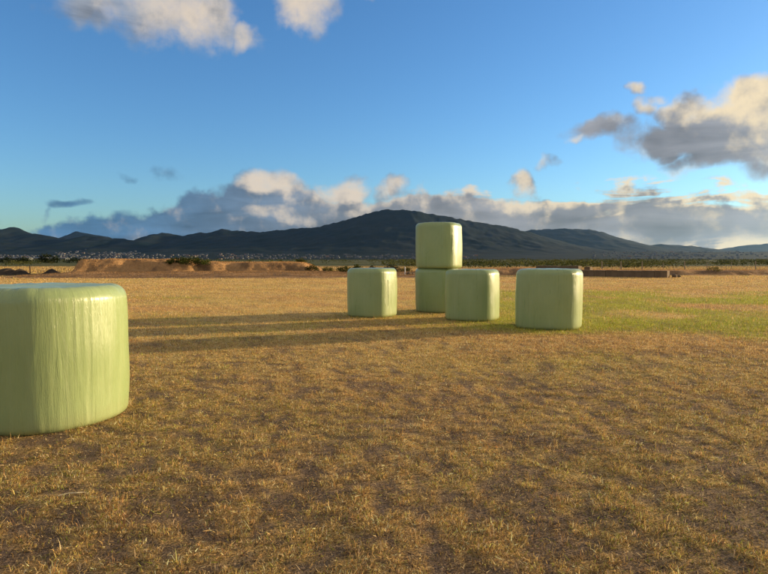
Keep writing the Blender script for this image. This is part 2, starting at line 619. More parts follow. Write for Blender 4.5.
def blade_cols(x, y, soil, green):
    n = len(x)
    pick = RNG.random(n)
    c = np.empty((n, 3))
    c[:] = STRAW * 1.1
    red = (pick > 0.32) & (pick < 0.62)
    c[red] = STRAW_R * 1.0
    c[pick < 0.16] = (0.80, 0.62, 0.36)
    c[pick > 0.82] = (0.24, 0.15, 0.08)
    c[(pick > 0.68) & (pick < 0.82)] = (0.40, 0.29, 0.09)
    g = RNG.random(n) < green * 0.8
    c[g] = np.array((0.36, 0.37, 0.05)) * RNG.uniform(0.75, 1.3, (int(g.sum()), 1))
    darker = (1 - 0.45 * soil * sstep(np.hypot(x, y), 20, 7))[:, None]
    return (c * RNG.uniform(0.72, 1.22, (n, 1)) * darker).clip(0, 0.85)


def wedge(n, d0, d1, power):
    """random points in front of the camera, a little wider than the view on both sides; number per metre of depth ~ d**power"""
    u = RNG.random(n)
    if abs(power + 1) < 1e-6:
        d = d0 * (d1 / d0) ** u
    else:
        p1 = power + 1
        d = (d0 ** p1 + u * (d1 ** p1 - d0 ** p1)) ** (1 / p1)
    x = RNG.uniform(-1, 1, n) * (d * 0.74 + 0.9)
    return x, d


def make_field_grass():
    # tufts first, blades around them
    xs, ys, ls, ws, le, dr, tn = [], [], [], [], [], [], []
    # near turf: clumps
    nt = 50000
    tx, ty = wedge(nt, 1.7, 20.0, -0.35)
    keep = RNG.random(nt) < (1 - 0.85 * soil_mask(tx, ty)) * sstep(np.hypot(tx, ty), 19.0, 9.0)
    tx, ty = tx[keep], ty[keep]
    per = 12
    size = RNG.gamma(2.2, 0.42, len(tx)).clip(0.2, 2.6)
    sz = np.repeat(size, per)
    ox = RNG.normal(0, 0.013, len(tx) * per) * (0.5 + sz)
    oy = RNG.normal(0, 0.013, len(tx) * per) * (0.5 + sz)
    x = np.repeat(tx, per) + ox
    y = np.repeat(ty, per) + oy
    l = (0.012 + 0.0185 * sz) * RNG.uniform(0.5, 1.4, len(x))
    xs.append(x); ys.append(y); ls.append(l)
    ws.append(RNG.uniform(0.0015, 0.0036, len(x)) * (1 + 0.05 * np.hypot(x, y)))
    le.append(np.clip(np.hypot(ox, oy) / (0.013 * (0.5 + sz)) * 0.55 + RNG.normal(0.25, 0.25, len(x)), 0.05, 1.5))
    dr.append(np.arctan2(oy, ox) + RNG.normal(0, 0.5, len(x)))
    tone = np.repeat(np.column_stack([RNG.uniform(0.5, 1.5, len(tx))] * 3) * RNG.normal(1, 0.06, (len(tx), 3)), per, axis=0)
    tn.append(tone)
    # middle and far field: blades widen with distance
    nf = 300000
    x, y = wedge(nf, 6.0, 120.0, -1.0)
    keep = RNG.random(nf) < (1 - 0.45 * soil_mask(x, y)) * sstep(np.hypot(x, y), 6.0, 14.0)
    x, y = x[keep], y[keep]
    d = np.hypot(x, y)
    xs.append(x); ys.append(y)
    ls.append(RNG.uniform(0.025, 0.065, len(x)) * (0.8 + 0.012 * d + 2.2 * sstep(y, 62, 70)) * (1 + 0.5 * green_mask(x, y)))
    ws.append(np.clip(0.00042 * d, 0.003, 0.03) * RNG.uniform(0.7, 1.5, len(x)))
    le.append(np.abs(RNG.normal(0.55, 0.35, len(x))))
    dr.append(RNG.uniform(0, 6.283, len(x)))
    tn.append(np.ones((len(x), 3)))
    x, y, l, w, le, dr, tn = (np.concatenate(q) for q in (xs, ys, ls, ws, le, dr, tn))
    ok = ~in_bale(x, y)
    x, y, l, w, le, dr, tn = x[ok], y[ok], l[ok], w[ok], le[ok], dr[ok], tn[ok]
    me = blades_mesh('dry_grass', x, y, field_z(x, y), l, w, (blade_cols(x, y, soil_mask(x, y), green_mask(x, y)) * tn).clip(0, 0.85), le, 0.7, dr)
    tag(link('dry_grass', me, M['blade']), 'short straw coloured dry grass covering the whole field', 'grass', kind='stuff')


make_field_grass()


def make_litter():
    """short broken stalks and dead leaves matted between the tufts: one slim triangle each"""
    n = 560000
    x, y = wedge(n, 1.7, 19.0, -0.35)
    ok = ~in_bale(x, y) & (RNG.random(n) < (1 - 0.6 * soil_mask(x, y)) * sstep(np.hypot(x, y) + 2.5 * (fbm(x / 1.5, y / 1.5, 77, 3) - 0.5), 18.0, 8.0))
    x, y = x[ok], y[ok]
    n = len(x)
    z = field_z(x, y)
    L = RNG.gamma(3.0, 0.0066, n).clip(0.005, 0.055)
    w = RNG.uniform(0.0012, 0.0032, n) * (1 + 0.06 * np.hypot(x, y))
    a = RNG.uniform(0, 2 * math.pi, n)
    tilt = np.abs(RNG.normal(0.25, 0.35, n)).clip(0, 1.3)
    roll = RNG.uniform(-1.2, 1.2, n)
    dx, dy = np.cos(a), np.sin(a)
    hx, hz_ = L * np.cos(tilt), L * np.sin(tilt)
    z0 = z + RNG.uniform(-0.002, 0.008, n)
    V = np.empty((n, 3, 3), dtype=np.float32)
    wxx, wyy, wzz = -dy * np.cos(roll) * w, dx * np.cos(roll) * w, np.sin(roll) * w
    V[:, 0] = np.stack([x - wxx, y - wyy, z0 - wzz], -1)
    V[:, 1] = np.stack([x + wxx, y + wyy, z0 + wzz], -1)
    V[:, 2] = np.stack([x + dx * hx, y + dy * hx, z0 + hz_ + 0.001], -1)
    me = mesh_np('grass_litter', V.reshape(-1, 3), np.arange(n * 3).reshape(n, 3))
    pick = RNG.random(n)
    c = np.empty((n, 3))
    c[:] = (0.58, 0.385, 0.15)
    c[pick < 0.2] = (0.74, 0.56, 0.30)
    c[pick > 0.55] = (0.38, 0.25, 0.115)
    c[pick > 0.76] = (0.11, 0.075, 0.05)
    c[(pick > 0.48) & (pick < 0.55)] = (0.40, 0.36, 0.09)
    c *= RNG.uniform(0.5, 1.5, (n, 1)) * (1.12 - 0.45 * soil_mask(x, y))[:, None]
    g = RNG.random(n) < green_mask(x, y) * 0.75
    c[g] = np.array((0.36, 0.36, 0.06)) * RNG.uniform(0.7, 1.25, (int(g.sum()), 1))
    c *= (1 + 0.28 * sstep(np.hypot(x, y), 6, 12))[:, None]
    c = c.clip(0, 0.85)
    color_attr(me, 'tint', np.repeat(c, 3, axis=0))
    tag(link('grass_litter', me, M['blade']), 'matted broken straw and dead leaves between the grass tufts in the foreground', 'straw litter', kind='stuff')


make_litter()


# ------------------------------------------------------------------ wrapped bales
def bale_mesh(b, nth=360, seed=0, fold=1.0):
    r, h, n = b['r'], b['h'], b['n']
    cr = 0.125 if b['k'] != 'near' else 0.135
    prof = [(0.0, 0.0, 0.0), (0.4, 0.0, 0), (0.75, 0.0, 0)]
    rb = 0.075
    for k in range(9):
        a = k / 8 * math.pi / 2
        prof.append((1 - rb / r + rb / r * math.sin(a), rb - rb * math.cos(a), k / 8))
    ns = 34
    for k in range(1, ns):
        prof.append((1.0, rb + (h - cr - rb) * k / ns, 1.0))
    for k in range(13):
        a = k / 12 * math.pi / 2
        prof.append((1 - cr / r + cr / r * math.cos(a), h - cr + cr * math.sin(a), 1.0 - 0.5 * k / 12))
    for q in (0.94, 0.85, 0.72, 0.58, 0.44, 0.3, 0.18, 0.08, 0.0):
        prof.append(((1 - cr / r) * q, h, 0.5 * q))
    prof = np.array(prof)
    t = np.linspace(0, 2 * math.pi, nth, endpoint=False)
    T, Rr = np.meshgrid(t, prof[:, 0], indexing='ij')
    Z = np.broadcast_to(prof[:, 1], T.shape).copy()
    Wt = np.broadcast_to(prof[:, 2], T.shape)
    c, s = np.abs(np.cos(T)), np.abs(np.sin(T))
    sup = (c ** n + s ** n) ** (-1 / n)
    sup = sup / (0.5 * (1 + 2 ** (0.5 - 1 / n)))        # keep the mean half-width near r
    rad = sup * r
    # uneven, slightly bulging sides
    rad = rad * (1 + 0.018 * np.sin(math.pi * np.clip(Z / h, 0, 1)) + 0.012 * np.sin(2 * T + seed) + 0.008 * np.sin(3 * T + 1.7 * seed))
    u = T / (2 * math.pi)

    def ring_noise(freq, zf, sd):          # noise that closes round the bale
        x = u * freq
        a_ = vnoise(x, Z * zf, sd)
        b_ = vnoise(x - freq, Z * zf, sd)
        k = sstep(u, 0.92, 1.0)
        return a_ * (1 - k) + b_ * k
    wr = (ring_noise(46, 0.8, seed + 1) - 0.5) * 0.0055 + (ring_noise(120, 2.2, seed + 2) - 0.5) * 0.0045
    ridge = 1 - np.abs(2 * ring_noise(30, 0.9, seed + 5) - 1)
    wr = wr + sstep(ridge, 0.84, 1.0) * 0.0035 * ring_noise(14, 2.0, seed + 6)
    lump = (ring_noise(9, 3.0, seed + 8) - 0.5) * 0.011
    rr = Rr * rad + (wr * fold + lump) * Wt
    X, Y = rr * np.cos(T), rr * np.sin(T)
    # top: slack film sags a little and lies in shallow lumps
    topw = (prof[:, 1] > h - cr * 0.6)[None, :] * 1.0
    Z = Z + topw * ((fbm(X * 3.1 + seed, Y * 3.1, seed + 12, 3) - 0.5) * 0.028 - 0.010 * (1 - (Rr) ** 2))
    Z = Z + topw * (vnoise(u * 60, Rr * 3, seed + 15) - 0.5) * 0.008 * Rr
    # slight lean of the settled bale
    X = X + 0.018 * math.sin(seed) * (Z / h) ** 1.5
    V = np.stack([X, Y, Z], -1).reshape(-1, 3)
    nv = prof.shape[0]
    return mesh_np('wrapped_bale', V, grid_faces(nth, nv, True), smooth=True), rad[:, 0], rr, Z


LABELS = {
    'near': 'large pale green film wrapped bale cut by the left edge, nearest the camera',
    'left': 'pale green wrapped bale standing alone left of the two-high bale stack',
    'under': 'pale green wrapped bale carrying another on top, partly behind a third bale',
    'upper': 'topmost pale green wrapped bale, resting high on another bale',
    'middle': 'pale green wrapped bale standing in front of the stacked pair',
    'right': 'rightmost pale green wrapped bale, widest of the far cluster',
}


def strip_fold(parent, bale_data, ang0, z0, z1, w, hgt, seed):
    """a raised crease of slack film running up the side"""
    rads, rr, Z = bale_data
    nth = rr.shape[0]
    zs = np.linspace(z0, z1, 26)
    V = []
    for i, z in enumerate(zs):
        a = ang0 + 0.012 * (vnoise(np.array([i * 0.16]), np.array([seed * 3.3]), seed)[0] - 0.5) * 2
        k = int(a / (2 * math.pi) * nth) % nth
        j = np.argmin(np.abs(Z[k, 8:50] - z)) + 8
        base = rr[k, j]
        taper = math.sin(math.pi * (i + 0.5) / len(zs)) ** 0.5
        for q in (-1.0, -.6, -.3, 0.0, .3, .6, 1.0):
            off, out = q * w, hgt * taper * math.exp(-(q * 1.9) ** 2) - 0.0025
            aa = a + off / base
            V.append(((base + out) * math.cos(aa), (base + out) * math.sin(aa), z))
    return link('film_fold', mesh_np('film_fold', V, grid_faces(len(zs), 7)[:, ::-1], smooth=True), M['film'], parent)


for i, b in enumerate(BALES):
    e = empty('wrapped_bale', (b['x'], b['y'], b['z'] - 0.012), 0)
    tag(e, LABELS[b['k']], 'hay bale', 'film wrapped bales on the field')
    near = b['k'] == 'near'
    me, rads, rr, Z = bale_mesh(b, 840 if near else 360, seed=3 + i * 7, fold=0.8 if near else 0.42)
    body = link('film_wrap', me, M['film'], e)
    e.rotation_euler = (0, 0, b['rot'])
    face = math.atan2(-b['y'], -b['x']) - b['rot']          # bearing from the bale to the viewer
    rs = random.Random(40 + i)
    for q in range(9 if near else 4):
        a = face + rs.uniform(-0.9, 1.25)
        z0 = rs.uniform(0.12, 0.45)
        z1 = min(b['h'] - 0.18, z0 + rs.uniform(0.4, 0.75))
        strip_fold(e, (rads, rr, Z), a % (2 * math.pi), z0, z1, rs.uniform(0.012, 0.02), 0.0045 if near else 0.0034, 50 + q)


# ------------------------------------------------------------------ earth banks at the far edge of the field
def wx(px, d):
    return (px - CX) / F * d


def wz(py, d):
    return EYE - (py - HZ) / F * d


def bank_mesh(name, x0, x1, y0, y1, hfun, step=0.35, ny=34, tintfun=None):
    nx = int((x1 - x0) / step)
    X, Y = np.meshgrid(np.linspace(x0, x1, nx), np.linspace(y0, y1, ny), indexing='ij')
    Z = hfun(X, Y)
    V = np.stack([X, Y, Z], -1).reshape(-1, 3)
    me = mesh_np(name, V, grid_faces(nx, ny)[:, ::-1] if False else grid_faces(nx, ny), smooth=True)
    color_attr(me, 'tint', (tintfun(X, Y, Z) if tintfun else np.full(X.shape + (3,), 0.2)).reshape(-1, 3))
    return me


def left_bank_h(X, Y):
    """shallow apron rising from 41 m to a steep broken scarp at 55 m"""
    n = fbm(X / 2.2, Y / 2.2, 111, 4)
    # two mounds, each with a broken front running away to the right so that the low sun rakes it
    def mound(xa, xb, ya, run, hgt, sd):
        m_ = fbm(X / 1.1 + sd, Y / 1.1, sd, 4, 0.6)
        front = ya + run * np.clip(X - xa, 0, None)
        up = sstep(Y + 0.9 * (m_ - .5) + 0.8 * (n - .5), front, front + 1.3)
        ends = sstep(X + 1.6 * (m_ - .5), xa - 0.3, xa + 0.8) * sstep(X + 1.6 * (m_ - .5), xb + 1.6, xb - 0.4)
        return hgt * up * ends * sstep(Y, 73.0, 66.0) * (0.90 + 0.2 * m_)
    apron_w = np.interp(X, [-36, -31, -28, -10, -6, 4, 6.5], [0, .5, 1, .9, .6, .5, 0])
    apron = 0.40 * sstep(Y, 43.0 + 2.0 * (n - .5), 55.0) * apron_w * sstep(Y, 72.0, 64.0)
    hgt = apron + np.maximum(mound(-29.2, -20.6, 53.0, 0.55, 1.10, 117), mound(-22.5, -8.4, 55.5, 0.42, 0.84, 119))
    return hgt + 0.2 * (n - 0.5) * apron_w * sstep(Y, 43, 48) * sstep(Y, 72, 66) - 0.06


def bank_tint(X, Y, Z):
    n = fbm(X / 1.3, Y / 1.3, 131, 4)
    c = lerp(np.array((0.19, 0.115, 0.06)), np.array((0.40, 0.235, 0.105)), sstep(n, 0.35, 0.62))
    return lerp(c, np.array((0.12, 0.075, 0.045)), 0.5 * sstep(Y, 53, 47))  # apron in front made darker, its shade put into the soil colour


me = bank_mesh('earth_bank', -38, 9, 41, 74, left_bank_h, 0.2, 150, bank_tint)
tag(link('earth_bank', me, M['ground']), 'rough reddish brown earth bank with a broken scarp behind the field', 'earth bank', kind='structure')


def right_bank_h(X, Y):
    n = fbm(X / 1.8, Y / 1.8, 211, 4)
    px = X / 57.0 * F + CX
    w = np.interp(px, [395, 430, 510, 540, 600, 700, 790, 830], [0, .8, 1.1, 1.2, .8, .75, .8, 0])
    return (0.62 * sstep(Y + 2 * (n - .5), 54.0, 56.5) * sstep(Y, 66, 60) + 0.12 * (n - .5)) * w - 0.05


me = bank_mesh('earth_bank', 0.5, 44, 51, 67, right_bank_h, 0.3, 44, bank_tint)
tag(link('earth_bank', me, M['ground']), 'low brown earth bank running behind the walls on the right', 'earth bank', kind='structure')


def bank_grass():
    xs, ys, zs = [], [], []
    n = 110000
    x = RNG.uniform(-37, 8.5, n)
    y = RNG.uniform(43, 69, n)
    z = left_bank_h(x, y)
    k = (z > 0.05) & (RNG.random(n) < np.where(z > 0.45, 1.0, 0.4))
    xs.append(x[k]); ys.append(y[k]); zs.append(z[k])
    n = 15000
    x = RNG.uniform(1, 43, n)
    y = RNG.uniform(53, 66, n)
    z = right_bank_h(x, y)
    k = z > 0.08
    xs.append(x[k]); ys.append(y[k]); zs.append(z[k])
    x, y, z = (np.concatenate(q) for q in (xs, ys, zs))
    n = len(x)
    pick = RNG.random(n)
    c = np.empty((n, 3))
    c[:] = (0.40, 0.225, 0.095)
    c[pick < 0.3] = (0.48, 0.30, 0.125)
    c[pick > 0.75] = (0.24, 0.14, 0.07)
    c *= RNG.uniform(0.85, 1.4, (n, 1))
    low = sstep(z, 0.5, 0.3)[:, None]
    c = c * (1 - low) + np.array((0.26, 0.16, 0.08)) * low  # low blades darkened: shade of the apron put into their colour
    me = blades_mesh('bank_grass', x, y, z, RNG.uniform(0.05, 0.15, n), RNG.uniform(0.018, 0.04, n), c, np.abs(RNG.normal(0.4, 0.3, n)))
    tag(link('bank_grass', me, M['blade']), 'dry rusty grass growing over the earth banks', 'grass', kind='stuff')


bank_grass()


# ------------------------------------------------------------------ shrubs and trees
def leaf_cloud(centres, radii, n, size, c1, c2, seed, flat=0.8):
    rg = np.random.default_rng(seed)
    k = rg.integers(0, len(centres), n)
    C = np.array(centres)[k]
    Rd = np.array(radii)[k]
    v = rg.normal(0, 1, (n, 3))
    v /= np.linalg.norm(v, axis=1)[:, None]
    v *= (rg.random(n) ** 0.45)[:, None]
    v[:, 2] *= flat
    Pp = C + v * Rd[:, None]
    nrm = rg.normal(0, 1, (n, 3))
    nrm /= np.linalg.norm(nrm, axis=1)[:, None]
    t = np.cross(nrm, rg.normal(0, 1, (n, 3)))
    t /= np.linalg.norm(t, axis=1)[:, None]
    b2 = np.cross(nrm, t)
    s = size * rg.uniform(0.6, 1.5, n)
    V = np.empty((n, 4, 3))
    V[:, 0] = Pp - t * s[:, None]
    V[:, 1] = Pp - b2 * (s * 0.45)[:, None]
    V[:, 2] = Pp + t * s[:, None]
    V[:, 3] = Pp + b2 * (s * 0.45)[:, None]
    V[:, :, 2] = np.maximum(V[:, :, 2], 0.0)
    me = mesh_np('crown', V.reshape(-1, 3), np.arange(n * 4).reshape(n, 4))
    f = rg.random(n)
    cols = lerp(np.array(c1), np.array(c2), f) * rg.uniform(0.7, 1.3, (n, 1))
    color_attr(me, 'tint', np.repeat(cols, 4, axis=0))
    return me


def polytube(bm, pts, seg=7):
    rings_ = []
    for k, (p_, r_) in enumerate(pts):
        a_ = Vector(pts[max(k - 1, 0)][0])
        b_ = Vector(pts[min(k + 1, len(pts) - 1)][0])
        ax = (b_ - a_).normalized()
        u = Vector((0, 1, 0)).cross(ax)
        u = u.normalized() if u.length > 1e-4 else Vector((1, 0, 0))
        w = ax.cross(u)
        rings_.append([bm.verts.new(Vector(p_) + (u * math.cos(2 * math.pi * q / seg) + w * math.sin(2 * math.pi * q / seg)) * r_) for q in range(seg)])
    for r0, r1 in zip(rings_[:-1], rings_[1:]):
        for q in range(seg):
            bm.faces.new((r0[q], r0[(q + 1) % seg], r1[(q + 1) % seg], r1[q]))
    bm.faces.new(rings_[0][::-1])
    bm.faces.new(rings_[-1])


def bm_mesh(name, fn):
    bm = bmesh.new()
    fn(bm)
    bmesh.ops.recalc_face_normals(bm, faces=bm.faces)
    me = bpy.data.meshes.new(name)
    bm.to_mesh(me)
    bm.free()
    return me


def shrub(name, loc, w, h, label, cat, group, seed, n=900, c1=(0.028, 0.040, 0.012), c2=(0.075, 0.085, 0.022), depth=None):
    rs = random.Random(seed)
    e = empty(name, loc)
    depth = depth or w * 0.6
    cs, rd = [], []
    lobes = max(5, int(w / h * 5))
    for k in range(lobes):
        t = (k + 0.5) / lobes * 2 - 1
        hh = h * (0.55 + 0.35 * rs.random()) * (1 - 0.45 * abs(t) ** 2.2)
        r = min(h * 0.42, w * 0.3) * rs.uniform(0.75, 1.15)
        cs.append((t * (w / 2 - r * 0.6) + rs.uniform(-.1, .1) * w / lobes, rs.uniform(-.5, .5) * depth * 0.5, max(hh - r * 0.5, r * 0.6)))
        rd.append(r)
        if rs.random() < 0.6:
            cs.append((cs[-1][0], rs.uniform(-.4, .4) * depth, r * 0.7))
            rd.append(r * 0.9)
    size = max(0.035, 0.075 * h)
    link('crown', leaf_cloud(cs, rd, n, size, c1, c2, seed), M['blade'], e)

    for c in cs[:: max(1, len(cs) // 5)]:
        b0 = (c[0] * 0.45, c[1] * 0.4, -0.05)
        mid_ = ((b0[0] + c[0]) / 2 + rs.uniform(-.06, .06) * h, (b0[1] + c[1]) / 2, c[2] * 0.5)
        pts = [(b0, 0.035 * h), (mid_, 0.022 * h), (c, 0.008 * h)]
        link('trunk', bm_mesh('trunk', lambda bm: polytube(bm, pts)), M['bark'], e)
    tag(e, label, cat, group)
    return e


def at_bank(px, d):
    x = wx(px, d)
    return x, float(left_bank_h(np.array([x]), np.array([d]))[0])


bd = min(np.arange(56.0, 61.0, 0.1), key=lambda q: abs(at_bank(188, float(q))[1] - 1.1))
x, z = at_bank(188, float(bd))
shrub('bush', (x, float(bd), z - 0.15), 4.5, 0.95, 'dark green bush spreading in the gap of the earth bank', 'bush', None, 201, 2600, (0.03, 0.043, 0.012), (0.085, 0.095, 0.022))
mid_bushes = [(312, 62, 1.6, .85), (328, 64, 1.4, .7), (345, 61, 1.9, .9), (357, 63, 1.3, 1.0), (374, 60, 1.5, .85), (392, 60, 2.0, 1.0), (406, 64, 1.4, .7), (301, 66, 1.2, .8)]
mid_words = ['bushy green shrub in the brush left of the lone standing bale', 'low green shrub second in the brush behind the lone bale', 'spreading green shrub behind the left edge of the lone bale',
             'small rounded shrub behind the lone bale', 'dark shrub peeping over the lone bale', 'dark shrub just behind the right corner of the lone bale',
             'small low shrub between the lone bale and the stacked pair', 'small green shrub at the right end of the scarp']
for i, ((px, d, w, h), lab) in enumerate(zip(mid_bushes, mid_words)):
    x = wx(px, d)
    z = max(float(left_bank_h(np.array([x]), np.array([float(d)]))[0]), 0.0)
    dk = i in (4, 5)
    shrub('shrub', (x, d, z - 0.03), w, h, lab, 'shrub', 'shrubs in the brush behind the bales', 300 + i, 700,
          (0.018, 0.020, 0.010) if dk else (0.04, 0.05, 0.014), (0.04, 0.035, 0.018) if dk else (0.10, 0.10, 0.028))
x = wx(711, 56.5)
shrub('shrub', (x, 56.0, 0.3), 1.5, 0.62, 'small pale green shrub by the fence on the right', 'shrub', None, 331, 500, (0.07, 0.075, 0.02), (0.14, 0.125, 0.04))
for i, (px, w, h, lab) in enumerate([(49, 9.5, 4.6, 'dark tree mass right of the white roofs on the left'), (8, 7.5, 3.0, 'dark low tree at the left edge of the plain'),
                                     (24, 7.0, 3.2, 'second dark low tree from the left edge of the plain'), (75, 10.0, 3.0, 'wide low dark tree left of the scarp end')]):
    shrub('tree', (wx(px, 240), 240, 0), w, h, lab, 'tree', 'dark trees on the plain at left', 340 + i, 800, (0.015, 0.022, 0.010), (0.035, 0.045, 0.016))


# scrub mass of the plain: nobody could count it
def scrub_plain():
    n = 5200
    d = 95 * (1500 / 95) ** RNG.random(n)
    x = RNG.uniform(-0.78, 0.78, n) * d
    den = fbm(x / (0.12 * d + 20), d / 60, 401, 3)
    keep = (RNG.random(n) < np.where(x > 0, 0.95, 0.55)) & (den > np.where(x > 0, 0.38, 0.46))
    x, d = x[keep], d[keep]
    nb = len(x)
    h = RNG.uniform(0.5, 1.5, nb) * np.where(d > 350, 1.7, 1.0)
    per = 22
    k = np.repeat(np.arange(nb), per)
    v = RNG.normal(0, 1, (nb * per, 3))
    v /= np.linalg.norm(v, axis=1)[:, None]
    v *= RNG.random(nb * per)[:, None] ** 0.4
    wdt = (h * RNG.uniform(1.0, 3.0, nb))[k]
    Px = np.stack([x[k] + v[:, 0] * wdt, d[k] + v[:, 1] * wdt, (h[k] * 0.5 + v[:, 2] * h[k] * 0.5)], -1)
    s = (0.16 * h[k] * RNG.uniform(0.7, 1.4, nb * per))
    nrm = RNG.normal(0, 1, (nb * per, 3))
    t = np.cross(nrm, RNG.normal(0, 1, (nb * per, 3)))
    t /= np.linalg.norm(t, axis=1)[:, None]
    b2 = np.cross(nrm, t)
    b2 /= np.linalg.norm(b2, axis=1)[:, None]
    V = np.stack([Px - t * s[:, None], Px - b2 * s[:, None] * .6, Px + t * s[:, None], Px + b2 * s[:, None] * .6], 1)
    me = mesh_np('scrub', V.reshape(-1, 3), np.arange(nb * per * 4).reshape(-1, 4))
    f = RNG.random(nb)[k]
    cols = lerp(np.array((0.03, 0.042, 0.014)), np.array((0.10, 0.098, 0.03)), f) * RNG.uniform(.75, 1.25, (nb * per, 1))
    color_attr(me, 'tint', np.repeat(cols, 4, axis=0))
    tag(link('scrub', me, M['blade']), 'low green scrub covering the plain between field and town', 'scrub', kind='stuff')


scrub_plain()


# ------------------------------------------------------------------ dark heaps and post at the left
def heap(px0, px1, d, pts, label, seed):
    """rough ridge of dumped soil with the given outline (photo column, row)"""
    x0, x1 = wx(px0, d), wx(px1, d)
    nx, ny = 60, 24
    X, Y = np.meshgrid(np.linspace(x0, x1, nx), np.linspace(-1.7, 1.7, ny), indexing='ij')
    hh = np.interp(X, [wx(p, d) for p, _ in pts], [wz(q, d) for _, q in pts])
    n = fbm(X / 0.6, (Y + 50) / 0.6, seed, 4)
    Z = hh * np.clip(1 - np.abs(Y / 1.7) ** 1.4, 0, 1) * (0.8 + 0.4 * n) - 0.04
    xm = 0.5 * (x0 + x1)
    V = np.stack([X - xm, Y, Z], -1).reshape(-1, 3)
    o = link('soil_heap', mesh_np('soil_heap', V, grid_faces(nx, ny), smooth=True), M['soil'])
    o.location = (xm, d, 0)
    tag(o, label, 'soil heap', 'dark heaps behind the field at left')


heap(-22, 28, 55, [(-22, 273), (-8, 269), (4, 268.5), (10, 268.2), (15, 272), (20, 268), (24, 273), (28, 274.5)], 'dark low soil heap at the left edge beside the thin post', 501)
heap(43, 66, 55.5, [(43, 274.5), (47, 272), (52, 267.8), (57, 271.5), (66, 274.6)], 'dark pointed soil heap standing between the post and the scarp', 503)
heap(64, 92, 56, [(64, 274.4), (72, 271.5), (80, 268), (86, 264), (92, 262)], 'dark soil heap leaning on the left end of the scarp', 505)


def post_mesh(h, r=0.045):
    def f(bm):
        polytube(bm, [((0, 0, -0.25), r), ((0.01, 0, h * 0.5), r * 0.95), ((0, 0, h * 0.97), r * 0.85), ((0.004, 0, h), r * 0.5)], 8)
    return bm_mesh('post', f)


p = link('post', post_mesh(0.95, 0.05), M['bark'])
p.location = (wx(30, 54.5), 54.5, 0)
tag(p, 'thin dark post standing between the dark soil heaps', 'post')


# ------------------------------------------------------------------ low walls of blocks at the right
def wall(name, px0, px1, d, h, thick, nblk, label, seed, z=0.0, broken=0):
    rs = random.Random(seed)
    phi = R(38)                     # the wall runs from far left to near right
    xr = wx(px1, d) - thick * 0.5 * math.sin(phi)
    # far end: along the wall until it reaches the photo column px0
    tl = 0.1
    while CX + F * (xr - tl * math.cos(phi)) / (d + tl * math.sin(phi)) > px0:
        tl += 0.05
    e = empty(name, (xr, d, z), -phi)
    x0, x1 = -tl, 0.0
    L = (x1 - x0) / nblk
    for k in range(nblk):
        w_ = L - 0.012

        def f(bm, w_=w_):
            bmesh.ops.create_cube(bm, size=1.0)
            for v in bm.verts:
                v.co = Vector((v.co.x * w_, v.co.y * thick, v.co.z * h + h / 2))
            bmesh.ops.bevel(bm, geom=bm.edges[:], offset=0.02, segments=1, affect='EDGES')
            for v in bm.verts:
                v.co += Vector((rs.uniform(-.006, .006), rs.uniform(-.012, .012), rs.uniform(-.012, .012)))
        o = link('block', bm_mesh('block', f), M['concrete'], e)
        o.location = (x0 + (k + 0.5) * L, rs.uniform(-.02, .02), rs.uniform(-.03, 0.0) - 0.03)
        o.rotation_euler = (0, 0, rs.uniform(-.006, .006))
    tag(e, label, 'wall', 'low block walls at the end of the field')
    return e


wall('low_wall', 574, 672, 47.5, 0.60, 0.9, 8, 'long low block wall at the field edge right of the widest bale', 601, 0)
wall('low_wall', 538, 583, 52, 0.95, 0.9, 4, 'shorter low block wall rising just behind the widest bale', 603, 0)
wall('low_wall', 586, 594, 54, 0.85, 0.8, 1, 'short pale block stub right of the shorter low wall', 605, 0)


def rock(px, d, s, label, seed, grp, z=0.0, mat='concrete', sc=(1, .8, .7)):
    def f(bm):
        bmesh.ops.create_icosphere(bm, subdivisions=2, radius=1)
        rs = random.Random(seed)
        for v in bm.verts:
            k = rs.uniform(0.78, 1.12)
            v.co = Vector((v.co.x * s * sc[0] * k, v.co.y * s * sc[1] * k, v.co.z * s * sc[2] * k))
    o = link('rock', bm_mesh('rock', f), M[mat])
    o.location = (wx(px, d), d, z + s * 0.4)
    o.rotation_euler = (0, 0, seed)
    tag(o, label, 'rock', grp)


rock(674.5, 48.0, 0.26, 'broken pale rubble lump closest to the end of the long low wall', 611, 'rubble at the wall end')
rock(679, 48.5, 0.17, 'smaller pale rubble lump farther from the end of the long low wall', 612, 'rubble at the wall end')
rock(409, 53, 0.26, 'pale rock lying behind the gap between lone bale and stack', 613, 'pale stones behind the bales', 0.1)
rock(413, 53.4, 0.20, 'smaller pale rock touching the left edge of the stacked bales', 614, 'pale stones behind the bales', 0.1)
p = link('post', post_mesh(0.78, 0.05), M['white'])
p.location = (wx(405, 53), 53, 0.05)
tag(p, 'short white post left of the pale rocks behind the bales', 'post')

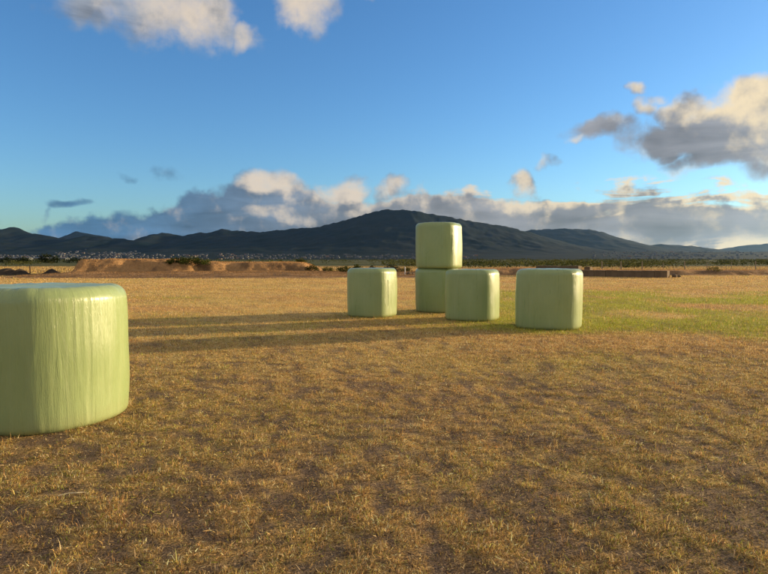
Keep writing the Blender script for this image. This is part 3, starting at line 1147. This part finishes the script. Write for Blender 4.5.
# ------------------------------------------------------------------ wire fence at the right
fd = 62.0
fe = empty('wire_fence', (wx(690, fd), fd, 0))
tag(fe, 'thin wire fence with pale posts along the far right edge of the field', 'fence')
fx0 = wx(690, fd)
post_px = [602, 621, 642, 663, 684.5, 707, 731, 755.5, 780, 805]
tall = post_mesh(1.0, 0.06)
tall.materials.append(M['post'])
slim = post_mesh(0.9, 0.035)
slim.materials.append(M['post'])
for k, px in enumerate(post_px):
    o = link('post', tall if k in (0, 1, 2, 4, 7) else slim, None, fe)
    gz_ = float(right_bank_h(np.array([wx(px, fd)]), np.array([fd]))[0])
    o.location = (wx(px, fd) - fx0, 0, max(gz_, 0))
    o.rotation_euler = (random.uniform(-.03, .03), random.uniform(-.03, .03), 0)
for zh in (0.35, 0.62, 0.86):
    def f(bm, zh=zh):
        pts_ = []
        for a in post_px:
            za = max(float(right_bank_h(np.array([wx(a, fd)]), np.array([fd]))[0]), 0)
            pts_.append(((wx(a, fd) - fx0, -0.06, za + zh), 0.006))
        polytube(bm, pts_, 5)
    link('wire', bm_mesh('wire', f), M['wire'], fe)

# ------------------------------------------------------------------ a pale broken stalk lying in the foreground
sd_ = 3.55
sx_ = wx(66, sd_)
sz_ = float(field_z(np.array([sx_]), np.array([sd_]))[0]) + 0.016
st = link('dry_stalk', bm_mesh('dry_stalk', lambda bm: polytube(bm, [((-.075, -.02, 0), .0035), ((-.02, .004, .006), .0042), ((.03, .008, .007), .004), ((.075, .03, .002), .0025)], 7)),
          mat_vary('pale_stalk', (0.62, 0.50, 0.30), (0.74, 0.62, 0.40), 30, 0.8))
st.location = (sx_, sd_, sz_)
tag(st, 'pale broken stalk lying on the grass in front of the nearest bale', 'stalk')

# ------------------------------------------------------------------ hills
RIDGE_MAIN = [(-260, 232), (-160, 222), (-80, 228), (-30, 230), (0, 227), (8, 225), (17, 229.4), (27, 232), (44, 234), (64, 238), (85, 238.5), (96, 235), (105, 237), (125, 237.4),
              (140, 240.4), (148, 234.5), (160, 230.6), (170, 233.6), (178, 235), (191, 231.6), (203, 231.6), (218, 228.2), (228, 229.4), (238, 230.6),
              (260, 231), (283, 229.3), (323, 225), (349, 218.3), (376, 211.7), (396, 209), (416, 209), (433, 212.7), (463, 219.3), (489, 223.3),
              (512, 228.3), (530, 231), (555, 238), (589, 248), (640, 255), (760, 257), (1100, 257)]
RIDGE_FAR_RIGHT = [(440, 257), (500, 240), (532, 229), (562, 228), (592, 229.2), (612, 236), (645, 245), (672, 243.7), (699, 246.7), (715, 250), (735, 253), (900, 256)]
RIDGE_FAR_LEFT = [(-200, 250), (40, 246), (64, 237), (76, 230.6), (88, 232.8), (105, 236), (125, 244), (200, 250), (400, 256)]
RIDGE_LOW_RIGHT = [(560, 257), (690, 252), (715, 249.5), (745, 245.2), (768, 243), (830, 240), (950, 236), (1200, 246)]


def ridge_h(X, Y, pts, yr, y0, seed, rough=1.0, shape=1.7, apron=0.0):
    xr = [wx(px, yr) for px, _ in pts]
    hr = [wz(py, yr) for _, py in pts]
    prof = np.interp(X, xr, hr)
    wob = 1 + 0.08 * (fbm(X / 900, Y * 0 + seed, seed, 3) - .5)
    t = (Y - y0) / (yr * wob - y0)
    up = np.clip(t, 0, 1) ** shape
    down = np.clip(1 - (t - 1) * 2.0, 0, 1)
    base = np.where(t < 1, up, down)
    h = prof * base
    if apron:
        h = np.maximum(h, apron * np.clip(t / 0.55, 0, 1) ** 1.2 * np.where(t < 1, 1, down))
    # gullies run down the face
    g = np.abs(fbm((X + 0.15 * Y) / 420, Y / 1500, seed + 3, 5, 0.55) - 0.5) * 2
    f = fbm(X / 110, Y / 150, seed + 9, 5, 0.62) - 0.5
    inner = np.clip(np.sin(np.clip(t, 0, 1.15) / 1.15 * math.pi), 0, 1)
    h = h - rough * g * 0.2 * np.minimum(h, prof) * inner * 0.8
    h = h + rough * f * (22 + 0.05 * prof) * np.clip(base * 3, 0, 1)
    return h - 3.0


def ridge(name, pts, yr, y0, y1, seed, nx, ny, x0, x1, rough=1.0, shape=1.7, apron=0.0):
    X, Y = np.meshgrid(np.linspace(x0, x1, nx), np.linspace(y0, y1, ny), indexing='ij')
    Z = ridge_h(X, Y, pts, yr, y0, seed, rough, shape, apron)
    Z[:, 0] = -8
    Z[:, -1] = -8
    Z[0] = -8
    Z[-1] = -8
    me = mesh_np(name, np.stack([X, Y, Z], -1).reshape(-1, 3), grid_faces(nx, ny), smooth=True)
    o = link(name, me, M['hill'])
    tag(o, kind='structure')
    return o


MAIN = dict(pts=RIDGE_MAIN, yr=5600, y0=2500, seed=701, rough=1.0, shape=2.3, apron=62.0)
ridge('hills', RIDGE_MAIN, 5600, 2500, 7600, 701, 760, 110, -5600, 6200, 1.0, 2.3, 62.0)
ridge('hills', RIDGE_FAR_RIGHT, 8200, 5200, 10500, 733, 260, 90, 500, 8000, 1.0, 1.5)
ridge('hills', RIDGE_FAR_LEFT, 9500, 7000, 11500, 751, 200, 60, -9500, 300, 0.8, 1.3)
ridge('hills', RIDGE_LOW_RIGHT, 10500, 7600, 12500, 773, 220, 60, 3200, 15000, 0.5, 1.2)


# ------------------------------------------------------------------ the town below the hills
def house_mesh(w, l, h, rh, wall_m, roof_m):
    def f(bm):
        hw, hl = w / 2, l / 2
        b0 = [bm.verts.new((x, y, -3)) for x, y in ((-hw, -hl), (hw, -hl), (hw, hl), (-hw, hl))]
        b1 = [bm.verts.new((x, y, h)) for x, y in ((-hw, -hl), (hw, -hl), (hw, hl), (-hw, hl))]
        for k in range(4):
            bm.faces.new((b0[k], b0[(k + 1) % 4], b1[(k + 1) % 4], b1[k]))
        g0 = bm.verts.new((-hw, 0, h + rh))
        g1 = bm.verts.new((hw, 0, h + rh))
        bm.faces.new((b1[0], g0, b1[3]))
        bm.faces.new((b1[1], b1[2], g1))
        e0 = [bm.verts.new((x, y, z)) for x, y, z in ((-hw - .4, -hl - .5, h - .2), (hw + .4, -hl - .5, h - .2), (hw + .4, 0, h + rh + .1), (-hw - .4, 0, h + rh + .1))]
        e1 = [bm.verts.new((x, y, z)) for x, y, z in ((-hw - .4, hl + .5, h - .2), (hw + .4, hl + .5, h - .2))]
        f1 = bm.faces.new(e0)
        f2 = bm.faces.new((e0[3], e0[2], e1[1], e1[0]))
        f1.material_index = f2.material_index = 1
    bm = bmesh.new()
    f(bm)
    me = bpy.data.meshes.new('house')
    bm.to_mesh(me)
    bm.free()
    me.materials.append(wall_m)
    me.materials.append(roof_m)
    return me


wall_w = mat_vary('house_wall_white_shaded', (0.08, 0.09, 0.095), (0.14, 0.15, 0.155), 0.1, 0.85)  # town colours kept dark, with the cloud shade over it put into them
wall_c = mat_vary('house_wall_cream_shaded', (0.13, 0.115, 0.095), (0.2, 0.18, 0.15), 0.1, 0.85)
roof_g = mat_vary('house_roof_grey_shaded', (0.05, 0.055, 0.06), (0.10, 0.105, 0.11), 0.2, 0.7)
roof_p = mat_vary('house_roof_pale_shaded', (0.085, 0.095, 0.10), (0.14, 0.15, 0.155), 0.2, 0.6)
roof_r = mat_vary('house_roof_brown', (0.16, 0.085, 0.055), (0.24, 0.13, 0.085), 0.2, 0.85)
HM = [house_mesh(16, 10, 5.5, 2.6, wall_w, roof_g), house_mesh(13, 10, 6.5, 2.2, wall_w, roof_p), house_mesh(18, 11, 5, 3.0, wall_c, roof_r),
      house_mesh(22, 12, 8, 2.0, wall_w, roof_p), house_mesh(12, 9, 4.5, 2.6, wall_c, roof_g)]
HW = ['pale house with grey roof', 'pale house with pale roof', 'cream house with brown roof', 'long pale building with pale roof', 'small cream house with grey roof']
clusters = [
    # px range, y range, count, words
    (0, 62, 2700, 3300, 40, 'in the distant town below the left hills'),
    (62, 130, 2650, 3900, 95, 'in the dense distant town left of the scarp'),
    (130, 262, 2650, 3600, 65, 'in the distant town behind the dark bush'),
    (262, 480, 2650, 3500, 40, 'scattered at the foot of the main hill'),
    (600, 768, 3000, 4400, 60, 'in the distant town below the right hills'),
]
rs = random.Random(99)


def town_z(x, y):
    return float(ridge_h(np.array([x]), np.array([y]), **MAIN)[0])


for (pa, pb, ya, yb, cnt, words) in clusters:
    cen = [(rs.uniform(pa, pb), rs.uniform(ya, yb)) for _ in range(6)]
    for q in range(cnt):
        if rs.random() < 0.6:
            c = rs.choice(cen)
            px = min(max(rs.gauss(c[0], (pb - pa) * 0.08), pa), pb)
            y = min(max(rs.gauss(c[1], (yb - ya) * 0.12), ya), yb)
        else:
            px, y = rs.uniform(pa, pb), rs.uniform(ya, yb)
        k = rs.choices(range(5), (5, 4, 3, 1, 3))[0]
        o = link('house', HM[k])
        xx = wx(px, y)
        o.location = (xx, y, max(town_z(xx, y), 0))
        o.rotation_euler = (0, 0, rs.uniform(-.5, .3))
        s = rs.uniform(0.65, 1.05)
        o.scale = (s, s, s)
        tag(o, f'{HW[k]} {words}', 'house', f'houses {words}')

# the rest of the town, too many and too small to count
tv, tf = [], []
for q in range(520):
    px = rs.choice((rs.uniform(-20, 140), rs.uniform(60, 265), rs.uniform(250, 470), rs.uniform(590, 790)))
    y = rs.uniform(2650, 4300 if px > 560 or 50 < px < 140 else 3500)
    xx = wx(px, y)
    z0 = max(town_z(xx, y), 0)
    hw, hd, hh = rs.uniform(4, 8), rs.uniform(4, 6), rs.uniform(3, 6)
    k = len(tv)
    tv += [(xx + a * hw, y + b_ * hd, z0 + c) for c in (-3, hh) for a, b_ in ((-1, -1), (1, -1), (1, 1), (-1, 1))]
    tv += [(xx - hw, y, z0 + hh + 2), (xx + hw, y, z0 + hh + 2)]
    tf += [(k, k + 1, k + 5, k + 4), (k + 1, k + 2, k + 6, k + 5), (k + 2, k + 3, k + 7, k + 6), (k + 3, k, k + 4, k + 7), (k + 4, k + 5, k + 9, k + 8), (k + 7, k + 8, k + 9, k + 6)]
me = mesh_np('town_houses', tv, tf)
tag(link('town_houses', me, mat_vary('far_roofs_shaded', (0.045, 0.05, 0.055), (0.12, 0.125, 0.13), 0.02)), 'mass of tiny pale houses of the distant town', 'houses', kind='stuff')  # roof mass darkened too, cloud shade put into its colour

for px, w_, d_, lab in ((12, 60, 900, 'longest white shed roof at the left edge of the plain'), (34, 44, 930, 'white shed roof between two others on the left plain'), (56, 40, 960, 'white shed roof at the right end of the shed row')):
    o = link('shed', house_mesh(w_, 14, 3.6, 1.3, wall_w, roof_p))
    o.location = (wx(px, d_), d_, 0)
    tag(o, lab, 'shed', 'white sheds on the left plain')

# ------------------------------------------------------------------ haze: the evening air over the plain
HB = (-16000, 16000, -16000, 16000, -12, 600)


def haze_box(bm):
    bmesh.ops.create_cube(bm, size=1.0)
    for v in bm.verts:
        v.co = Vector((HB[0] if v.co.x < 0 else HB[1], HB[2] if v.co.y < 0 else HB[3], HB[4] if v.co.z < 0 else HB[5]))


def _haze(N, out):
    v = N.n('ShaderNodeVolumePrincipled')
    v.inputs['Color'].default_value = (0.32, 0.58, 0.96, 1)
    v.inputs['Density'].default_value = 1.7e-5
    v.inputs['Anisotropy'].default_value = 0.74
    N.t.links.new(v.outputs[0], out.inputs['Volume'])


hz = link('haze', bm_mesh('haze', haze_box), material('haze_air', _haze))
tag(hz, 'thin pale evening haze over the plain and hills', 'haze', kind='stuff')
